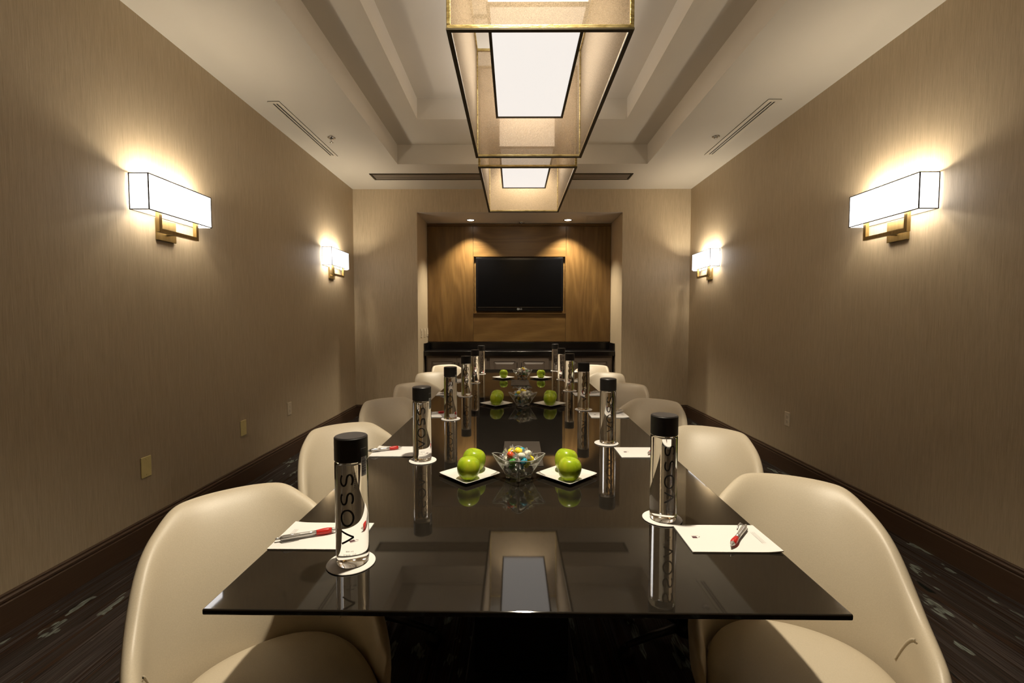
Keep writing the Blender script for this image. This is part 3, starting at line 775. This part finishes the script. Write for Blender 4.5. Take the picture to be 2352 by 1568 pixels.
# pen placements: (offset x toward chair, offset y, heading degrees of the pushed end)
PENS = {('left', 0): (-.036, -.012, 203), ('left', 1): (-.065, .002, 205), ('left', 2): (.01, .004, 205), ('left', 3): (-.02, .0, 215), ('left', 4): (-.03, 0, 200), ('left', 5): (0, 0, 200),
        ('right', 0): (.034, -.004, 50), ('right', 1): (.055, .005, 45), ('right', 2): (.055, .03, 40), ('right', 3): (.03, .02, 35), ('right', 4): (.0, .01, 30), ('right', 5): (.02, .01, 30)}
for side, sg in (('left', -1), ('right', 1)):
    for k in range(6):
        p = TY(sg * (.515), PADY[k], TT + .0004)
        d = pad0 if fp else copy_tree(pad0); fp = False
        d.location = p; d.rotation_euler = (0, 0, (PI if sg < 0 else 0) + TA + math.radians([0, 1, -1, 2, -1, 1][k] * .6))
        tag(d, f'white note pad in front of the {ORD[k]} chair from the camera on the {side}', 'note pad', 'white note pads along the table')
        ox, oy, hd = PENS[(side, k)]
        q = pen0 if fn else copy_tree(pen0); fn = False
        q.location = p + Vector((ox if sg > 0 else ox, oy, .0042)); q.rotation_euler = (0, 0, math.radians(hd)); q.scale = (1.04, 1.3, 1.3)
        tag(q, f'silver pen with red grip on the {ORD[k]} note pad from the camera on the {side}', 'pen', 'silver and red pens on the pads')

# ------------------------------------------------------------------ plates and apples
def plate_mesh():
    rows = []
    for h, z, rd in ((.0, .0, .2), (.050, .0, .3), (.0515, .002, .3), (.072, .0065, .15), (.0795, .0115, .1), (.0800, .0125, .1), (.0785, .0130, .1), (.072, .0088, .15), (.055, .0055, .3), (0, .0055, .3)):
        r = []; nn = 64; pw = 22 if h > .06 else 8
        for i in range(nn):
            a = 2 * PI * i / nn; c, s = math.cos(a), math.sin(a); rr = (abs(c) ** pw + abs(s) ** pw) ** (-1 / pw); r.append((h * rr * c, h * rr * s, z))
        rows.append(r)
    return MB().grid(rows, True)
plate0 = plate_mesh().mesh('square_plate')
def make_apple():
    root = empty('green_apple'); rows = []; nn = 36; m = 22
    for k in range(m + 1):
        t = PI * k / m                                    # 0 bottom .. pi top
        r = []
        for i in range(nn):
            a = 2 * PI * i / nn; lobe = 1 + .012 * math.cos(5 * a) * (1 - .6 * math.sin(t))
            rad = .0405 * math.sin(t) ** .80 * (1 + .07 * (-math.cos(t))) * (1 + .012 * math.sin(2 * a))
            z = -.0415 * math.cos(t)
            dimp = math.exp(-(rad / .0125) ** 2)
            z += (.004 if t < PI / 2 else -.0135) * dimp
            z += .002 * math.cos(5 * a) * (t < 1.0) * math.sin(t)
            r.append((rad * lobe * math.cos(a), rad * lobe * math.sin(a), z + .0385))
        rows.append(r)
    MB().grid(rows, True).build('flesh', M['green_apple'], root, True)
    MB().tube([(0, 0, .062), (.001, 0, .066), (.003, .001, .0715)], [.0012, .0011, .0016], 6).build('stem', M['stem'], root, True)
    return root
apple0 = make_apple()
fa = True
ROWN = ['front', 'middle', 'far']
PLY = [1.605, 2.985, 4.35]; BOY = [1.588, 2.955, 4.31]
BOX = [-.011, .018, .028]; PLX = [(-.186, .160), (-.155, .196), (-.155, .205)]
for r in range(3):
    for s, side in ((0, 'left'), (1, 'right')):
        p = TY(PLX[r][s], PLY[r], TT + .0003)
        pl = mobj('square_plate', plate0, M['white_china'], smooth=True); pl.location = p; pl.rotation_euler = (0, 0, PI / 4 + TA)
        tag(pl, f'square white plate holding green apples left of the {ROWN[r]} candy bowl' if s == 0 else f'square white plate holding green apples right of the {ROWN[r]} candy bowl', 'plate', 'square white plates of apples')
        sets = [(0.0, -.052, 1.0, 'front', (6, -4)), (0.003 if s == 0 else -.003, .038, 1.04, 'rear', (-10, 8 if s == 0 else -8))]
        if r == 2: sets = [(0, -.01, 1.0, 'single', (5, 3))]
        if r == 1: sets = [(0, -.050, 1.0, 'front', (5, 4)), (.002, .043, 1.08, 'rear', (-5, 6))]
        for dx, dy, sc, nm, (rx, ry) in sets:
            ap = apple0 if fa else copy_tree(apple0); fa = False
            ap.location = p + Vector((dx, dy, .0062)); ap.scale = (sc, sc, sc)
            ap.rotation_euler = (math.radians(rx), math.radians(ry), random.uniform(0, 6))
            lab = f'green apple at the {nm} of the plate {side} of the {ROWN[r]} candy bowl' if nm != 'single' else f'green apple alone on the plate {side} of the far candy bowl'
            tag(ap, lab, 'apple', 'green apples on the square plates')

# ------------------------------------------------------------------ candy bowls
def make_bowl():
    root = empty('candy_bowl'); nn = 56
    def ring(h, z, corner=0.0, pw=7):
        pw = 7 + 7 * corner
        r = []
        for i in range(nn):
            a = 2 * PI * i / nn; c, s = math.cos(a), math.sin(a); rr = (abs(c) ** pw + abs(s) ** pw) ** (-1 / pw)
            k = abs(math.sin(2 * a)) ** 3                       # 1 at the corners
            r.append((h * rr * c * (1 + .06 * corner * k), h * rr * s * (1 + .06 * corner * k), z + .010 * corner * (k - .3)))
        return r
    out = [ring(.0, .006), ring(.022, .006), ring(.0285, .010), ring(.034, .022), ring(.043, .040, .4), ring(.0525, .062, 1), ring(.0515, .0625, 1), ring(.041, .040, .4), ring(.032, .023), ring(.026, .0125), ring(.0, .011)]
    MB().grid(out, True).build('glass_body', M['bowl_glass'], root, True)
    body = root.children[0]
    MB().tube(ring(.0520, .0625, 1), .0013, 6, True).build('rim', M['glass_edge'], body, True)
    for i in range(4):
        k = nn // 8 + i * nn // 4
        MB().tube([ring(.0285, .010)[k], ring(.034, .022)[k], ring(.043, .040, .4)[k], ring(.0520, .0615, 1)[k]], [.002, .0017, .0015, .0013], 6).build('corner_edge', M['glass_edge'], body, True)
    MB().tube(ring(.0265, .0085), .0022, 6, True).build('base_edge', M['glass_edge'], body, True)
    for i in range(4):
        a = PI / 4 + i * PI / 2
        MB().lathe([(.002, 0), (.0055, .001), (.007, .004), (.006, .008), (.003, .011)], 14, .030 * math.cos(a), .030 * math.sin(a)).build('foot', M['glass_edge'], root, True)
    return root
def make_candy(col):
    root = empty('wrapped_candy')
    rows = []; nn = 14
    for k in range(9):
        t = PI * k / 8; r = []
        for i in range(nn):
            a = 2 * PI * i / nn; c, s = math.cos(a), math.sin(a); rr = (abs(c) ** 3 + abs(s) ** 3) ** (-1 / 3)
            r.append((.0098 * math.sin(t) ** .7 * rr * c, .0088 * math.sin(t) ** .7 * rr * s, -.0075 * math.cos(t)))
        rows.append(r)
    MB().grid(rows, True).build('sweet', M['candy_' + col], root, True)
    for sg in (-1, 1):
        rows = []
        for k, (d, w_) in enumerate(((.0085, .0035), (.0115, .0014), (.015, .004), (.020, .0085))):
            rows.append([(sg * d, w_ * math.cos(2 * PI * i / 10) * (1 + .25 * (i % 2) * (k > 1)), w_ * .55 * math.sin(2 * PI * i / 10) + .0015 * k * ((i % 3) - 1)) for i in range(10)])
        MB().grid(rows, True).build('wrapper_twist', M['cellophane'], root, True)
    return root
bowl0 = make_bowl(); fb = True; BS = 1.26
WH = ['at the bottom of', 'low in', 'level with the rim of', 'inside the heap of', 'heaped above', 'crowning']
DIRS = ['camera side', 'right side', 'far side', 'left side']
DIR8 = ['camera side', 'near right', 'right side', 'far right', 'far side', 'far left', 'left side', 'near left']
protos = {}
CN = {'yellow': 'yellow', 'blue': 'blue', 'green': 'green', 'red': 'red', 'clear': 'pale clear', 'orange': 'orange'}
LAY = [(.022, 3, .012), (.038, 5, .022), (.055, 7, .034), (.050, 1, .0), (.070, 5, .026), (.077, 1, 0.0)]
SEQ = ['clear', 'clear', 'clear', 'yellow', 'blue', 'clear', 'green', 'blue', 'yellow', 'blue', 'yellow', 'clear', 'green', 'blue', 'yellow', 'clear', 'blue', 'yellow', 'red', 'clear', 'clear', 'yellow']
SEQ2 = ['clear', 'blue', 'blue', 'clear', 'green', 'yellow', 'yellow', 'clear', 'clear', 'clear', 'yellow', 'blue', 'clear', 'clear', 'clear', 'orange', 'yellow', 'clear', 'yellow', 'clear', 'clear', 'yellow']
SEQ3 = ['orange', 'clear', 'orange', 'green', 'clear', 'yellow', 'clear', 'green', 'clear', 'clear', 'yellow', 'orange', 'clear', 'clear', 'green', 'clear', 'yellow', 'clear', 'clear', 'orange', 'clear', 'yellow']
for r in range(3):
    p = TY(BOX[r], BOY[r], TT + .0004)
    bw = bowl0 if fb else copy_tree(bowl0); fb = False
    bw.location = p; bw.rotation_euler = (0, 0, PI / 4 + TA); bw.scale = (BS, BS, BS)
    tag(bw, f'square flared glass bowl filled with wrapped candy in the {ROWN[r]} row', 'bowl', 'glass candy bowls on the table')
    random.seed(20 + r); seq = [SEQ, SEQ2, SEQ3][r]; i = 0
    for li, (z, cnt, rad) in enumerate(LAY):
        for k in range(cnt):
            a = 2 * PI * k / cnt + z * 40 - PI / 2; col = seq[i % len(seq)]; i += 1
            key = col
            if key not in protos: protos[key] = make_candy(col); cd = protos[key]
            else: cd = copy_tree(protos[key])
            cd.location = p + Vector((BS * rad * math.cos(a), BS * rad * math.sin(a), BS * z + random.uniform(-.001, .001)))
            cd.rotation_euler = (random.uniform(-.5, .5), random.uniform(-.7, .7), random.uniform(0, 6.28)); cs = (1.12, 1.26, 1.42, 1.42, 1.42, 1.42)[li]; cd.scale = (cs, cs, cs)
            where = WH[li]; dn = '' if rad == 0 else ', ' + DIRS[int(((math.degrees(a) + 90 + 45) % 360) // 90)] if cnt <= 4 else ', ' + DIR8[int(((math.degrees(a) + 90 + 22.5) % 360) // 45)]
            tag(cd, f'{CN[col]} wrapped candy {where} the {ROWN[r]} glass bowl{dn}', 'candy', f'{CN[col]} candies in the {ROWN[r]} bowl')
